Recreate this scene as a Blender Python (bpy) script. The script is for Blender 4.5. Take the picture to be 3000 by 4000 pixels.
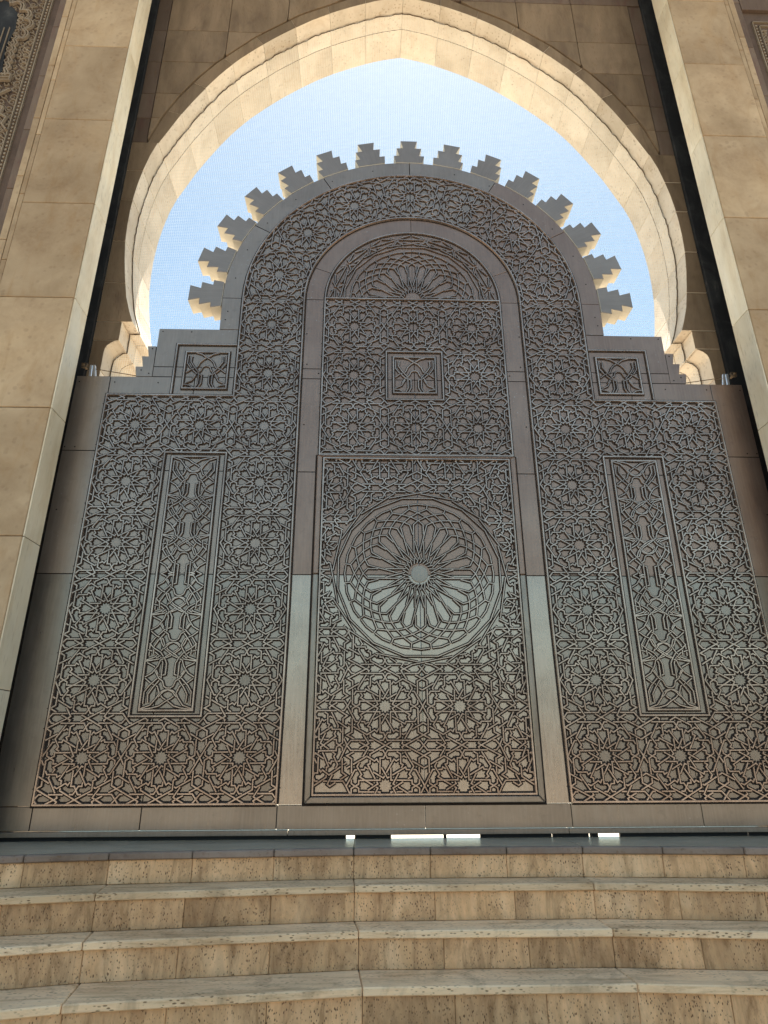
import bpy, bmesh, math, random
from mathutils import Vector, Matrix

K = 0.5                      # plan units -> metres
R = math.radians
sc = bpy.context.scene
for o in list(bpy.data.objects):
    bpy.data.objects.remove(o)
C = sc.collection

# ------------------------------------------------------------------ camera
CAMP = (-0.8984396, -10.0, 0.08669062)
FPX, PITCH, YAW, ROLL = 2404.52, R(20.86035), R(1.768989), R(-0.202962)
cam = bpy.data.cameras.new('camera')
co = bpy.data.objects.new('camera', cam); C.objects.link(co)
cp, sp_, cy, sy = math.cos(PITCH), math.sin(PITCH), math.cos(YAW), math.sin(YAW)
fwd = Vector((sy * cp, cy * cp, sp_)); right = Vector((cy, -sy, 0)); up = right.cross(fwd)
r2 = right * math.cos(ROLL) + up * math.sin(ROLL); u2 = -right * math.sin(ROLL) + up * math.cos(ROLL)
M = Matrix((r2, u2, -fwd)).transposed().to_4x4()
M.translation = Vector(CAMP) * K
co.matrix_world = M
cam.sensor_fit = 'VERTICAL'; cam.sensor_height = 36.0; cam.lens = 36.0 * FPX / 4000.0
cam.clip_start = 0.05; cam.clip_end = 2000
sc.camera = co

# ------------------------------------------------------------------ light
SUN_EL, SUN_AZ = R(77), R(12)         # behind the gate wall, a little to the right
W = bpy.data.worlds.new('World'); sc.world = W; W.use_nodes = True
nt = W.node_tree; nt.nodes.clear()
sky = nt.nodes.new('ShaderNodeTexSky'); sky.sky_type = 'NISHITA'; sky.sun_disc = False
sky.sun_elevation = SUN_EL; sky.sun_rotation = SUN_AZ; sky.air_density = 1.0; sky.dust_density = 0.55; sky.ozone_density = 0.5
bg = nt.nodes.new('ShaderNodeBackground'); bg.inputs[1].default_value = 0.075
wo = nt.nodes.new('ShaderNodeOutputWorld')
tint = nt.nodes.new('ShaderNodeMix'); tint.data_type = 'RGBA'; tint.blend_type = 'MULTIPLY'; tint.inputs[0].default_value = 1.0; tint.inputs[7].default_value = (1.11, 1.13, 0.95, 1)
nt.links.new(sky.outputs[0], tint.inputs[6]); nt.links.new(tint.outputs[2], bg.inputs[0]); nt.links.new(bg.outputs[0], wo.inputs[0])
sl = bpy.data.lights.new('sun', 'SUN'); sl.energy = 5.0; sl.angle = R(0.5); sl.color = (1, 0.95, 0.86)
so = bpy.data.objects.new('sun', sl); C.objects.link(so)
sdir = Vector((math.sin(SUN_AZ) * math.cos(SUN_EL), math.cos(SUN_AZ) * math.cos(SUN_EL), math.sin(SUN_EL)))
so.rotation_euler = sdir.to_track_quat('Z', 'Y').to_euler(); so.location = (0, 0, 30)
sc.view_settings.view_transform = 'Standard'; sc.view_settings.look = 'None'
sc.view_settings.exposure = 1.82; sc.view_settings.gamma = 1; sc.view_settings.use_curve_mapping = False
sc.render.engine = 'CYCLES'
sc.cycles.max_bounces = 8; sc.cycles.diffuse_bounces = 6

# ------------------------------------------------------------------ materials
def nodes(name):
    m = bpy.data.materials.new(name); m.use_nodes = True
    t = m.node_tree; b = t.nodes['Principled BSDF']
    return m, t, b

def N(t, typ, **kw):
    n = t.nodes.new(typ)
    for k_, v in kw.items():
        if k_ == 'ins':
            for a, b in v.items(): n.inputs[a].default_value = b
        else: setattr(n, k_, v)
    return n

def coords(t, scale=(1, 1, 1), rand=0.0, rot=(0, 0, 0)):
    tc = N(t, 'ShaderNodeTexCoord'); mp = N(t, 'ShaderNodeMapping')
    mp.inputs['Scale'].default_value = [s / K for s in scale]; mp.inputs['Rotation'].default_value = rot
    t.links.new(tc.outputs['Object'], mp.inputs[0])
    if rand:
        oi = N(t, 'ShaderNodeObjectInfo'); ml = N(t, 'ShaderNodeMath', operation='MULTIPLY'); ml.inputs[1].default_value = rand
        t.links.new(oi.outputs['Random'], ml.inputs[0])
        cx = N(t, 'ShaderNodeCombineXYZ')
        t.links.new(ml.outputs[0], cx.inputs[0]); t.links.new(ml.outputs[0], cx.inputs[2])
        t.links.new(cx.outputs[0], mp.inputs['Location'])
    return mp.outputs[0]

def ramp(t, fac, stops):
    r = N(t, 'ShaderNodeValToRGB'); e = r.color_ramp.elements
    while len(e) < len(stops): e.new(0.5)
    for el, (p, c) in zip(e, stops):
        el.position = p; el.color = (*c, 1) if len(c) == 3 else c
    t.links.new(fac, r.inputs[0]); return r.outputs[0]

def mix(t, a, b, fac, mode='MIX'):
    m = N(t, 'ShaderNodeMix', data_type='RGBA', blend_type=mode)
    for s, v in ((6, a), (7, b)):
        if isinstance(v, tuple): m.inputs[s].default_value = (*v, 1)
        else: t.links.new(v, m.inputs[s])
    if isinstance(fac, (int, float)): m.inputs[0].default_value = fac
    else: t.links.new(fac, m.inputs[0])
    return m.outputs[2]

def noise(t, v, scale, detail=6, rough=0.6, dist=0.0):
    n = N(t, 'ShaderNodeTexNoise'); n.inputs['Scale'].default_value = scale; n.inputs['Detail'].default_value = detail
    n.inputs['Roughness'].default_value = rough; n.inputs['Distortion'].default_value = dist
    t.links.new(v, n.inputs['Vector']); return n.outputs[0]

def mth(t, op, a, b=0.0):
    m = N(t, 'ShaderNodeMath', operation=op)
    for i, v in enumerate((a, b)):
        if isinstance(v, (int, float)): m.inputs[i].default_value = v
        else: t.links.new(v, m.inputs[i])
    return m.outputs[0]

def bump(t, b, h, strength, dist):
    n = N(t, 'ShaderNodeBump'); n.inputs['Strength'].default_value = strength; n.inputs['Distance'].default_value = dist
    t.links.new(h, n.inputs['Height']); t.links.new(n.outputs[0], b.inputs['Normal'])

def stone(name, pale, mid, dark, grain=(1, 1, 1), pits=0.5, rough=0.6, var=0.25,  pit_scale=30, dirt=(0.10, 0.065, 0.035), dirt_amt=0.35, spec=0.3):
    m, t, b = nodes(name)
    v = coords(t, grain, 37.0)
    base = ramp(t, noise(t, v, 1.3, 8, 0.62, 0.6), [(0.28, dark), (0.5, mid), (0.72, pale)])
    fine = noise(t, v, 14, 6, 0.7)
    base = mix(t, base, mix(t, mid, pale, 0.5), ramp(t, fine, [(0.35, (0, 0, 0)), (0.75, (0.55, 0.55, 0.55))]))
    oi = N(t, 'ShaderNodeObjectInfo')
    tone = ramp(t, oi.outputs['Random'], [(0.0, (1 - var, 1 - var * 1.1, 1 - var * 1.25)), (0.5, (1, 1, 1)), (1.0, (1 + var * .35, 1 + var * .3, 1 + var * .25))])
    base = mix(t, base, tone, 1.0, 'MULTIPLY')
    st = noise(t, coords(t, (1.0, 1.0, 0.35), 11.0), 2.2, 7, 0.65, 1.2)
    base = mix(t, base, dirt, mth(t, 'MULTIPLY', ramp(t, st, [(0.52, (0, 0, 0)), (0.75, (1, 1, 1))]), dirt_amt))
    big = noise(t, coords(t, (0.5, 0.5, 0.5), 3.0), 0.8, 5, 0.6, 0.8)
    base = mix(t, base, ramp(t, big, [(0.3, (0.72, 0.70, 0.66)), (0.55, (1, 1, 1)), (0.75, (1.12, 1.08, 1.0))]), 0.8, 'MULTIPLY')
    if 'travertine' in name:
        sv = coords(t, (3.2, 3.2, 0.8) if 'riser' in name else (0.5, 5.0, 5.0), 19.0)
        s1 = ramp(t, noise(t, sv, 1.6, 9, 0.72, 0.9), [(0.36, (0.52, 0.46, 0.38)), (0.48, (0.95, 0.93, 0.90)), (0.66, (1.25, 1.22, 1.16))] if 'riser' in name else [(0.34, (0.62, 0.56, 0.48)), (0.5, (1, 0.99, 0.97)), (0.68, (1.15, 1.14, 1.1))])
        base = mix(t, base, s1, 0.75, 'MULTIPLY')
    if pits:
        vv = coords(t, grain, 5.0)
        vo = N(t, 'ShaderNodeTexVoronoi'); vo.inputs['Scale'].default_value = pit_scale; vo.inputs['Randomness'].default_value = 1.0
        t.links.new(vv, vo.inputs['Vector'])
        pm = ramp(t, mth(t, 'ADD', vo.outputs['Distance'], mth(t, 'MULTIPLY', mth(t, 'SUBTRACT', noise(t, vv, pit_scale * 0.35, 4, 0.7), 0.5), -0.9)), [(0.14, (1, 1, 1)), (0.30, (0, 0, 0))])
        area = ramp(t, noise(t, vv, 1.6, 5, 0.7, 0.5), [(0.36, (0, 0, 0)), (0.56, (1, 1, 1))])
        pf = mth(t, 'MULTIPLY', mth(t, 'MULTIPLY', pm, area), pits)
        base = mix(t, base, (0.17, 0.095, 0.045), pf)
        h = mth(t, 'SUBTRACT', mth(t, 'MULTIPLY', fine, 0.35), pf)
    else: h = fine
    bump(t, b, h, 0.5, 0.012 * K)
    t.links.new(base, b.inputs['Base Color']); b.inputs['Roughness'].default_value = rough
    b.inputs['Specular IOR Level'].default_value = spec
    return m

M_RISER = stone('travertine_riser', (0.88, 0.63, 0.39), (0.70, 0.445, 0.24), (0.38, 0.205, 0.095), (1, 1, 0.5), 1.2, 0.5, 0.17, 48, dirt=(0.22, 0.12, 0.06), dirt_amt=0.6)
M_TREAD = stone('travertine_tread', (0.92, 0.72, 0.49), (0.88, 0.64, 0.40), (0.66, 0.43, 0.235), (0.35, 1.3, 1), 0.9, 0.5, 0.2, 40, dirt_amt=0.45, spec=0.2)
M_LAND = stone('landing_marble', (0.50, 0.42, 0.31), (0.42, 0.35, 0.255), (0.32, 0.26, 0.19), (0.25, 1.5, 1), 0.0, 0.24, 0.06, 22, dirt_amt=0.12, spec=0.3)
M_NOSE = stone('landing_edge', (0.32, 0.25, 0.20), (0.25, 0.19, 0.15), (0.15, 0.10, 0.075), (1, 1, 1), 0.5, 0.4, 0.2, 20, dirt=(0.12, 0.03, 0.025))
M_PILL = stone('pillar_stone', (0.54, 0.395, 0.25), (0.43, 0.30, 0.178), (0.32, 0.207, 0.112), (0.8, 0.8, 0.8), 0.25, 0.62, 0.2, 9, dirt=(0.30, 0.155, 0.045), dirt_amt=0.45)
M_REVEAL = stone('reveal_stone_lit', (0.80, 0.72, 0.58), (0.72, 0.62, 0.46), (0.60, 0.47, 0.30), (1.4, 1.4, 0.25), 0.25, 0.5, 0.10, 16, dirt=(0.55, 0.35, 0.16), dirt_amt=0.3)
M_WALL = stone('wall_stone_shaded', (0.29, 0.20, 0.125), (0.215, 0.148, 0.09), (0.13, 0.085, 0.05), (1.6, 1.6, 0.3), 0.5, 0.7, 0.16, 18, dirt=(0.10, 0.06, 0.04), dirt_amt=0.5)  # darker than the pillar stone: shade of the recess painted into the colour
M_FRAME = stone('spandrel_border', (0.20, 0.145, 0.105), (0.155, 0.105, 0.075), (0.10, 0.063, 0.046), (1.6, 1.6, 0.3), 0.5, 0.7, 0.12, 18, dirt=(0.14, 0.05, 0.04), dirt_amt=0.5)
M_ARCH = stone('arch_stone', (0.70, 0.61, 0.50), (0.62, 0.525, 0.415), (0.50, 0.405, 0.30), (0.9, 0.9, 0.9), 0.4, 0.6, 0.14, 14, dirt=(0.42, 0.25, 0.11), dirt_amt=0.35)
M_CARVE = stone('carved_stone', (0.33, 0.26, 0.185), (0.26, 0.20, 0.14), (0.18, 0.13, 0.09), (1, 1, 1), 0.3, 0.7, 0.1, 20)
M_CARVEBG = stone('carved_recess', (0.15, 0.10, 0.075), (0.115, 0.075, 0.055), (0.07, 0.045, 0.032), (1, 1, 1), 0.4, 0.8, 0.1, 30)

def plain(name, col, rough=0.6, metal=0.0, spec=0.5):
    m, t, b = nodes(name)
    v = coords(t)
    c = mix(t, tuple(x * 0.75 for x in col), tuple(min(1, x * 1.25) for x in col), noise(t, v, 6, 5))
    t.links.new(c, b.inputs['Base Color']); b.inputs['Roughness'].default_value = rough; b.inputs['Metallic'].default_value = metal
    b.inputs['Specular IOR Level'].default_value = spec
    return m
M_BLACK = plain('black_rubber', (0.012, 0.012, 0.013), 0.7)
M_MORTAR = plain('mortar', (0.12, 0.085, 0.058), 0.9)
M_STEEL = plain('galvanised_steel', (0.62, 0.62, 0.62), 0.35, 0.8)
M_CORD = plain('net_cord', (0.10, 0.065, 0.035), 0.9)
M_NET = plain('net_thread', (0.6, 0.62, 0.6), 0.8)
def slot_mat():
    m, t, b = nodes('dark_slot')
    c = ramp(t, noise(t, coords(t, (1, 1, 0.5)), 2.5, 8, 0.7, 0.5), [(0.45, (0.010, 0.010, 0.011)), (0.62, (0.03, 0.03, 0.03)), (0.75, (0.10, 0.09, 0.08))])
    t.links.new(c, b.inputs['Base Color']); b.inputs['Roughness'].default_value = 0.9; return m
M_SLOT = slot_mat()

def metal(name, a, bcol, rough=0.42, spots=0.0, met=0.75, seed=0.0):
    m, t, b = nodes(name)
    v = coords(t, (1, 1, 1), 3.0 if not seed else 0)
    brush = noise(t, coords(t, (9, 9, 0.6), 7.0), 3.0, 6, 0.6)
    cloud = noise(t, v, 0.9, 6, 0.6, 0.4)
    c = ramp(t, cloud, [(0.3, a), (0.7, bcol)])
    c = mix(t, c, tuple(x * 1.25 for x in bcol), mth(t, 'MULTIPLY', ramp(t, brush, [(0.45, (0, 0, 0)), (0.7, (1, 1, 1))]), 0.35))
    blot = noise(t, coords(t, (1, 1, 1)), 5.0, 8, 0.75)
    c = mix(t, c, tuple(x * 0.72 for x in a), mth(t, 'MULTIPLY', ramp(t, blot, [(0.55, (0, 0, 0)), (0.72, (1, 1, 1))]), 0.5))
    if spots:
        vo = N(t, 'ShaderNodeTexVoronoi'); vo.inputs['Scale'].default_value = 11
        t.links.new(coords(t), vo.inputs['Vector'])
        sp = ramp(t, vo.outputs['Distance'], [(0.10, (1, 1, 1)), (0.17, (0, 0, 0))])
        ar = ramp(t, noise(t, coords(t), 1.1, 4, 0.6), [(0.50, (0, 0, 0)), (0.62, (1, 1, 1))])
        c = mix(t, c, (0.5, 0.48, 0.44), mth(t, 'MULTIPLY', mth(t, 'MULTIPLY', sp, ar), spots))
    t.links.new(c, b.inputs['Base Color']); b.inputs['Metallic'].default_value = met
    rr = mth(t, 'ADD', mth(t, 'MULTIPLY', brush, 0.25), rough - 0.12)
    t.links.new(rr, b.inputs['Roughness'])
    bump(t, b, mth(t, 'ADD', brush, mth(t, 'MULTIPLY', cloud, 6.0)), 0.12, 0.004 * K)
    return m
M_GREY = metal('plate_grey', (0.22, 0.185, 0.150), (0.31, 0.265, 0.218), 0.31, 0.25, 0.75)
M_BRIGHT = metal('plate_painted_sheen', (0.36, 0.295, 0.235), (0.48, 0.405, 0.325), 0.28, 0.35, 0.75)  # centre-lower plates: reflected sheen painted in as a lighter metal colour
M_BROWN = metal('plate_brown', (0.25, 0.165, 0.124), (0.33, 0.23, 0.175), 0.33, 0.55, 0.7)  # reflected brown tone painted into the colour, upper centre and right
M_MID = metal('plate_mid', (0.27, 0.21, 0.166), (0.35, 0.28, 0.225), 0.33, 0.4, 0.7)
M_BEAD = metal('strap_bead', (0.24, 0.17, 0.13), (0.56, 0.445, 0.36), 0.27, 0.6, 0.8)
M_GROOVE = plain('strap_groove', (0.028, 0.019, 0.015), 0.75, 0.0, 0.2)
M_MERLON = stone('merlon_side_lit', (0.80, 0.73, 0.61), (0.75, 0.67, 0.54), (0.66, 0.56, 0.42), (1, 1, 1), 0.0, 0.5, 0.08, 20, dirt_amt=0.12)  # metal sides coloured cream, light bounced up from the ground painted in

# ------------------------------------------------------------------ mesh helpers
def mk(name, verts, faces, mats, parent=None, mi=None, bevel=0.0, loc=(0, 0, 0), smooth=False):
    me = bpy.data.meshes.new(name)
    me.from_pydata([(x * K, y * K, z * K) for x, y, z in verts], [], faces)
    if not isinstance(mats, (list, tuple)): mats = [mats]
    for m_ in mats: me.materials.append(m_)
    if mi: me.polygons.foreach_set('material_index', mi)
    if smooth: me.polygons.foreach_set('use_smooth', [True] * len(me.polygons))
    me.update()
    bm = bmesh.new(); bm.from_mesh(me); bmesh.ops.recalc_face_normals(bm, faces=bm.faces); bm.to_mesh(me); bm.free()
    o = bpy.data.objects.new(name, me); C.objects.link(o)
    o.location = [c * K for c in loc]
    if parent: o.parent = parent
    if bevel:
        b = o.modifiers.new('edge', 'BEVEL'); b.width = bevel * K; b.segments = 1; b.limit_method = 'ANGLE'; b.angle_limit = R(40)
    return o

def tag(o, label=None, cat=None, group=None, kind=None):
    if label: o['label'] = label
    if cat: o['category'] = cat
    if group: o['group'] = group
    if kind: o['kind'] = kind
    return o

def empty(name, label, cat, group=None, loc=(0, 0, 0)):
    o = bpy.data.objects.new(name, None); C.objects.link(o); o.location = [c * K for c in loc]
    o.empty_display_size = 0.2
    return tag(o, label, cat, group)

def boxv(x0, x1, y0, y1, z0, z1):
    v = [(x0, y0, z0), (x1, y0, z0), (x1, y1, z0), (x0, y1, z0), (x0, y0, z1), (x1, y0, z1), (x1, y1, z1), (x0, y1, z1)]
    f = [(0, 3, 2, 1), (4, 5, 6, 7), (0, 1, 5, 4), (1, 2, 6, 5), (2, 3, 7, 6), (3, 0, 4, 7)]
    return v, f

def box(name, x0, x1, y0, y1, z0, z1, m_, parent=None, bevel=0.0):
    v, f = boxv(x0, x1, y0, y1, z0, z1); return mk(name, v, f, m_, parent, None, bevel)

def prism(name, pts, y0, y1, mats, parent=None, bevel=0.0, side=None):
    """pts: (x,z) outline; extruded from y0 (front) to y1. side: material index of the side walls."""
    n = len(pts)
    v = [(x, y0, z) for x, z in pts] + [(x, y1, z) for x, z in pts]
    f = [tuple(range(n)), tuple(range(2 * n - 1, n - 1, -1))] + [(i, i + n, (i + 1) % n + n, (i + 1) % n) for i in range(n)]
    mi = None
    if side is not None: mi = [0, 0] + [side] * n
    return mk(name, v, f, mats, parent, mi, bevel)

def slab(name, pts, z0, z1, m_, parent=None, bevel=0.0):
    """pts: (x,y) plan outline."""
    n = len(pts)
    v = [(x, y, z0) for x, y in pts] + [(x, y, z1) for x, y in pts]
    f = [tuple(range(n)), tuple(range(2 * n - 1, n - 1, -1))] + [(i, i + n, (i + 1) % n + n, (i + 1) % n) for i in range(n)]
    return mk(name, v, f, m_, parent, None, bevel)

class Ribs:
    """Raised straps: a dark groove sheet with a bright bead on it, along flat paths (s,t) that fn turns into (x,y,z); h goes towards the viewer."""
    def __init__(self): self.v = []; self.f = []; self.mi = []; self.n = 0
    def add(self, pts, F=0.030, B=0.0145, T=0.009, H=0.024, closed=False, base=0.0, fn=None):
        P = [p for i, p in enumerate(pts) if i == 0 or math.dist(p, pts[i - 1]) > 1e-5]
        if closed and math.dist(P[0], P[-1]) < 1e-5: P = P[:-1]
        if len(P) < 2: return
        self.n += 1
        e = 0.003 + (self.n * 7 % 41) * 0.00012 + base
        nrm = []
        L = len(P)
        for i in range(L):
            a = P[(i - 1) % L] if (closed or i > 0) else None
            c = P[(i + 1) % L] if (closed or i < L - 1) else None
            b = P[i]; ds = []
            if a: d = (b[0] - a[0], b[1] - a[1]); l = math.hypot(*d); ds.append((d[0] / l, d[1] / l))
            if c: d = (c[0] - b[0], c[1] - b[1]); l = math.hypot(*d); ds.append((d[0] / l, d[1] / l))
            if len(ds) == 2:
                n1 = (-ds[0][1], ds[0][0]); n2 = (-ds[1][1], ds[1][0])
                sx, sy2 = n1[0] + n2[0], n1[1] + n2[1]; q = sx * sx + sy2 * sy2
                if q < 0.15: nn = n1
                else: k_ = 2.0 / q; nn = (sx * k_, sy2 * k_)
            else: nn = (-ds[0][1], ds[0][0])
            nrm.append(nn)
        s0 = len(self.v)
        prof = [(-F, e), (F, e), (-B, e * 0.5), (-T, H + e), (T, H + e), (B, e * 0.5)]
        for p, nn in zip(P, nrm):
            for o_, h_ in prof:
                q = (p[0] + nn[0] * o_, p[1] + nn[1] * o_)
                self.v.append(fn(q[0], q[1], h_) if fn else (q[0], -h_, q[1]))
        for i in range(L if closed else L - 1):
            a = s0 + 6 * i; b = s0 + 6 * ((i + 1) % L)
            self.f.append((a, a + 1, b + 1, b)); self.mi.append(1)
            for j in (2, 3, 4): self.f.append((a + j, a + j + 1, b + j + 1, b + j)); self.mi.append(0)
        if not closed:
            for a in (s0, s0 + 6 * (L - 1)): self.f.append((a + 2, a + 3, a + 4, a + 5)); self.mi.append(0)
    def obj(self, name, parent=None, loc=(0, 0, 0), mats=None):
        return mk(name, self.v, self.f, mats or [M_BEAD, M_GROOVE], parent, self.mi, 0, loc)

# ---------- clipping and interlacing of flat paths
def clip_poly(path, inside, steps=0):
    """Keep the parts of a path where inside(p) <= 0 (signed function), cutting by bisection."""
    out = []; cur = []
    def cut(a, b):
        for _ in range(22):
            m_ = ((a[0] + b[0]) / 2, (a[1] + b[1]) / 2)
            if inside(m_) <= 0: a = m_
            else: b = m_
        return a
    fine = []
    for i in range(len(path) - 1):
        a, b = path[i], path[i + 1]; n = max(1, int(math.dist(a, b) / 0.12))
        for j in range(n): fine.append(((a[0] + (b[0] - a[0]) * j / n, a[1] + (b[1] - a[1]) * j / n), j == 0))
    fine.append((path[-1], True))
    prev = None; pin = False
    for p, keep in fine:
        i_ = inside(p) <= 0
        if prev is not None and i_ != pin:
            if pin: cur.append(cut(prev, p)); out.append(cur); cur = []
            else: cur = [cut(p, prev)]
        if i_ and (keep or not cur): cur.append(p)
        prev, pin = p, i_
    if pin:
        if not cur or math.dist(cur[-1], prev) > 1e-6: cur.append(prev)
        out.append(cur)
    return [c for c in out if len(c) > 1 and sum(math.dist(c[i], c[i + 1]) for i in range(len(c) - 1)) > 0.02]

def rect(x0, x1, z0, z1):
    return lambda p: max(x0 - p[0], p[0] - x1, z0 - p[1], p[1] - z1)

def weave(paths, gap):
    """Cut the under strap at each crossing; over and under alternate along every path."""
    segs = [(i, j, p[j], p[j + 1]) for i, p in enumerate(paths) for j in range(len(p) - 1)]
    cr = []
    for a in range(len(segs)):
        i, j, p, q = segs[a]; rx, ry = q[0] - p[0], q[1] - p[1]
        x0, x1 = min(p[0], q[0]), max(p[0], q[0]); y0, y1 = min(p[1], q[1]), max(p[1], q[1])
        for b in range(a + 1, len(segs)):
            k_, l, s, u = segs[b]
            if k_ == i: continue
            if max(s[0], u[0]) < x0 or min(s[0], u[0]) > x1 or max(s[1], u[1]) < y0 or min(s[1], u[1]) > y1: continue
            sx, sy2 = u[0] - s[0], u[1] - s[1]; den = rx * sy2 - ry * sx
            if abs(den) < 1e-9: continue
            t_ = ((s[0] - p[0]) * sy2 - (s[1] - p[1]) * sx) / den; w = ((s[0] - p[0]) * ry - (s[1] - p[1]) * rx) / den
            if 0.001 < t_ < 0.999 and 0.001 < w < 0.999:
                la, lb = math.hypot(rx, ry), math.hypot(sx, sy2)
                cr.append([i, j, t_, k_, l, w, abs(den) / (la * lb), la, lb])
    on = {}
    for c, x in enumerate(cr):
        on.setdefault(x[0], []).append((x[1] + x[2], c)); on.setdefault(x[3], []).append((x[4] + x[5], c))
    over = {}
    for i in sorted(on, key=lambda i: -len(on[i])):
        last = None
        for _, c in sorted(on[i]):
            if c in over: last = (over[c] == i)
            else:
                st = (not last) if last is not None else True
                over[c] = i if st else (cr[c][3] if cr[c][0] == i else cr[c][0]); last = st
    cuts = {}
    for c, x in enumerate(cr):
        under_first = over[c] != x[0]
        i, j, t_, l = (x[0], x[1], x[2], x[7]) if under_first else (x[3], x[4], x[5], x[8])
        cuts.setdefault(i, []).append((j, t_, min(0.45, gap / max(x[6], 0.35) / l)))
    out = []
    for i, p in enumerate(paths):
        cs = sorted(cuts.get(i, [])); cur = [p[0]]
        for j in range(len(p) - 1):
            a, b = p[j], p[j + 1]
            for (jj, t_, g) in cs:
                if jj != j: continue
                ta, tb = max(0.0, t_ - g), min(1.0, t_ + g)
                cur.append((a[0] + (b[0] - a[0]) * ta, a[1] + (b[1] - a[1]) * ta))
                if len(cur) > 1 and sum(math.dist(cur[q], cur[q + 1]) for q in range(len(cur) - 1)) > 0.012: out.append(cur)
                cur = [(a[0] + (b[0] - a[0]) * tb, a[1] + (b[1] - a[1]) * tb)]
            cur.append(b)
        if len(cur) > 1 and sum(math.dist(cur[q], cur[q + 1]) for q in range(len(cur) - 1)) > 0.012: out.append(cur)
    return out

# ---------- the twelve-pointed star cell, in cell units (-1..1)
def star_cell():
    P = []
    d, rr = 0.141, 0.68
    for k_ in range(12):
        th = R(30 * k_); c, s = math.cos(th), math.sin(th)
        for sg in (1, -1):
            a0 = d
            P.append([(a * c - sg * o_ * s, a * s + sg * o_ * c) for a, o_ in ((a0, d), (rr, d - 0.005))])
    # every petal line continues into one of these, quadrant by quadrant
    c30, s30 = math.cos(R(30)), math.sin(R(30)); e = d - 0.005
    A30 = (rr * c30 - e * s30, rr * s30 + e * c30); B30 = (rr * c30 + e * s30, rr * s30 - e * c30)
    A60 = (A30[1], A30[0]); B60 = (B30[1], B30[0])
    Q = [
        [(e, rr), (.05, rr), (0, .775)], [(0, .775), (.06, .876), (.9, .876), (1.0, 1.0)],
        [(rr, e), (rr, .05), (.775, 0)], [(.775, 0), (.87, .06), (.87, .667), (1.0, .742)],
        [(.432, .953), (.51, 1.0)], [(.51, 1.0), (1.0, .742)],
        [A30, (.544, .395), (.784, .395), (1.0, 0)],
        [B30, (.608, .28), (.731, .4775), (.432, .953)],
        [A60, (.395, .544), (.395, .784), (0, 1.0)],
        [B60, (.28, .608), (.4775, .731), (1.0, .43)],
    ]
    for sx, sz in ((1, 1), (-1, 1), (1, -1), (-1, -1)):
        for q in Q: P.append([(sx * x, sz * z) for x, z in q])
    return P

CELL = star_cell()

def merge_ends(paths):
    """Join pieces end to end where exactly two meet, so mitres are clean."""
    paths = [list(p) for p in paths]
    key = lambda p: (round(p[0], 3), round(p[1], 3))
    changed = True
    while changed:
        changed = False
        ends = {}
        for i, p in enumerate(paths):
            if p is None: continue
            ends.setdefault(key(p[0]), []).append((i, 0)); ends.setdefault(key(p[-1]), []).append((i, 1))
        for kk, L in ends.items():
            L = [(i, e) for i, e in L if paths[i] is not None]
            if len(L) == 2 and L[0][0] != L[1][0]:
                (i, e1), (j, e2) = L
                a, b = paths[i], paths[j]
                if key(a[-1 if e1 else 0]) != kk or key(b[-1 if e2 else 0]) != kk: continue
                if not e1: a = a[::-1]
                if e2: b = b[::-1]
                paths[i] = a + b[1:]; paths[j] = None; changed = True
    return [p for p in paths if p]

def star_paths(win, extra=None):
    """All straps inside a window (x0,x1,z0,z1) in cell units, neighbours' straps included."""
    x0, x1, z0, z1 = win
    P = []
    for i in (-1, 0, 1):
        for j in (-1, 0, 1):
            if i == -1 and x0 >= -1.0 or i == 1 and x1 <= 1.0 or j == -1 and z0 >= -1.0 or j == 1 and z1 <= 1.0: continue
            for p in CELL: P.append([(x + 2 * i, z + 2 * j) for x, z in p])
    out = []
    f = rect(*win)
    for p in P: out += clip_poly(p, f)
    if extra:
        o2 = []
        for p in out: o2 += clip_poly(p, extra)
        out = o2
    return out

_cache = {}
def star_mesh(win, hx, hz, extra=None, fn=None, key=None):
    ky = key or (win, hx, hz)
    if ky in _cache: return _cache[ky]
    P = [[(x * hx, z * hz) for x, z in p] for p in star_paths(win, extra)]
    P = weave(merge_ends(P), 0.021)
    rb = Ribs()
    for p in P: rb.add(p, fn=fn)
    o = rb.obj('star_lattice')
    _cache[ky] = o.data; C.objects.unlink(o); bpy.data.objects.remove(o)
    return _cache[ky]

def put(name, me, parent, loc=(0, 0, 0), rot=None):
    o = bpy.data.objects.new(name, me); C.objects.link(o); o.parent = parent
    o.location = [c * K for c in loc]
    if rot: o.rotation_euler = rot
    return o

# ================================================================== SETTING
ZF = -1.165
def flat(name, x0, x1, y0, y1, z, m_, label):
    return mk(name, [(x0, y0, z), (x1, y0, z), (x1, y1, z), (x0, y1, z)], [(0, 1, 2, 3)], m_)
M_PLAZA = stone('plaza_paving', (0.62, 0.55, 0.44), (0.56, 0.49, 0.38), (0.48, 0.41, 0.31), (1, 1, 1), 0.0, 0.6, 0.0, 20)
M_COURT = stone('court_paving', (0.35, 0.30, 0.24), (0.30, 0.255, 0.20), (0.24, 0.205, 0.16), (1, 1, 1), 0.0, 0.7, 0.0, 20)
g = mk('ground', [(-900, -900, -4.0), (900, -900, -4.0), (900, 900, -4.0), (-900, 900, -4.0)], [(0, 1, 2, 3)], M_COURT)
tag(g, kind='structure')
g = box('plaza_pavement', -30, 30, 0.11, 60, -3.9, ZF - 0.0, M_PLAZA); tag(g, kind='structure')

g = box('added_shade_roof', -22, 22, -5.0, -0.4, 24.5, 25.5, M_FRAME); tag(g, kind='structure')  # unseen roof slab, added and sized to cut sky light on the front

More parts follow.
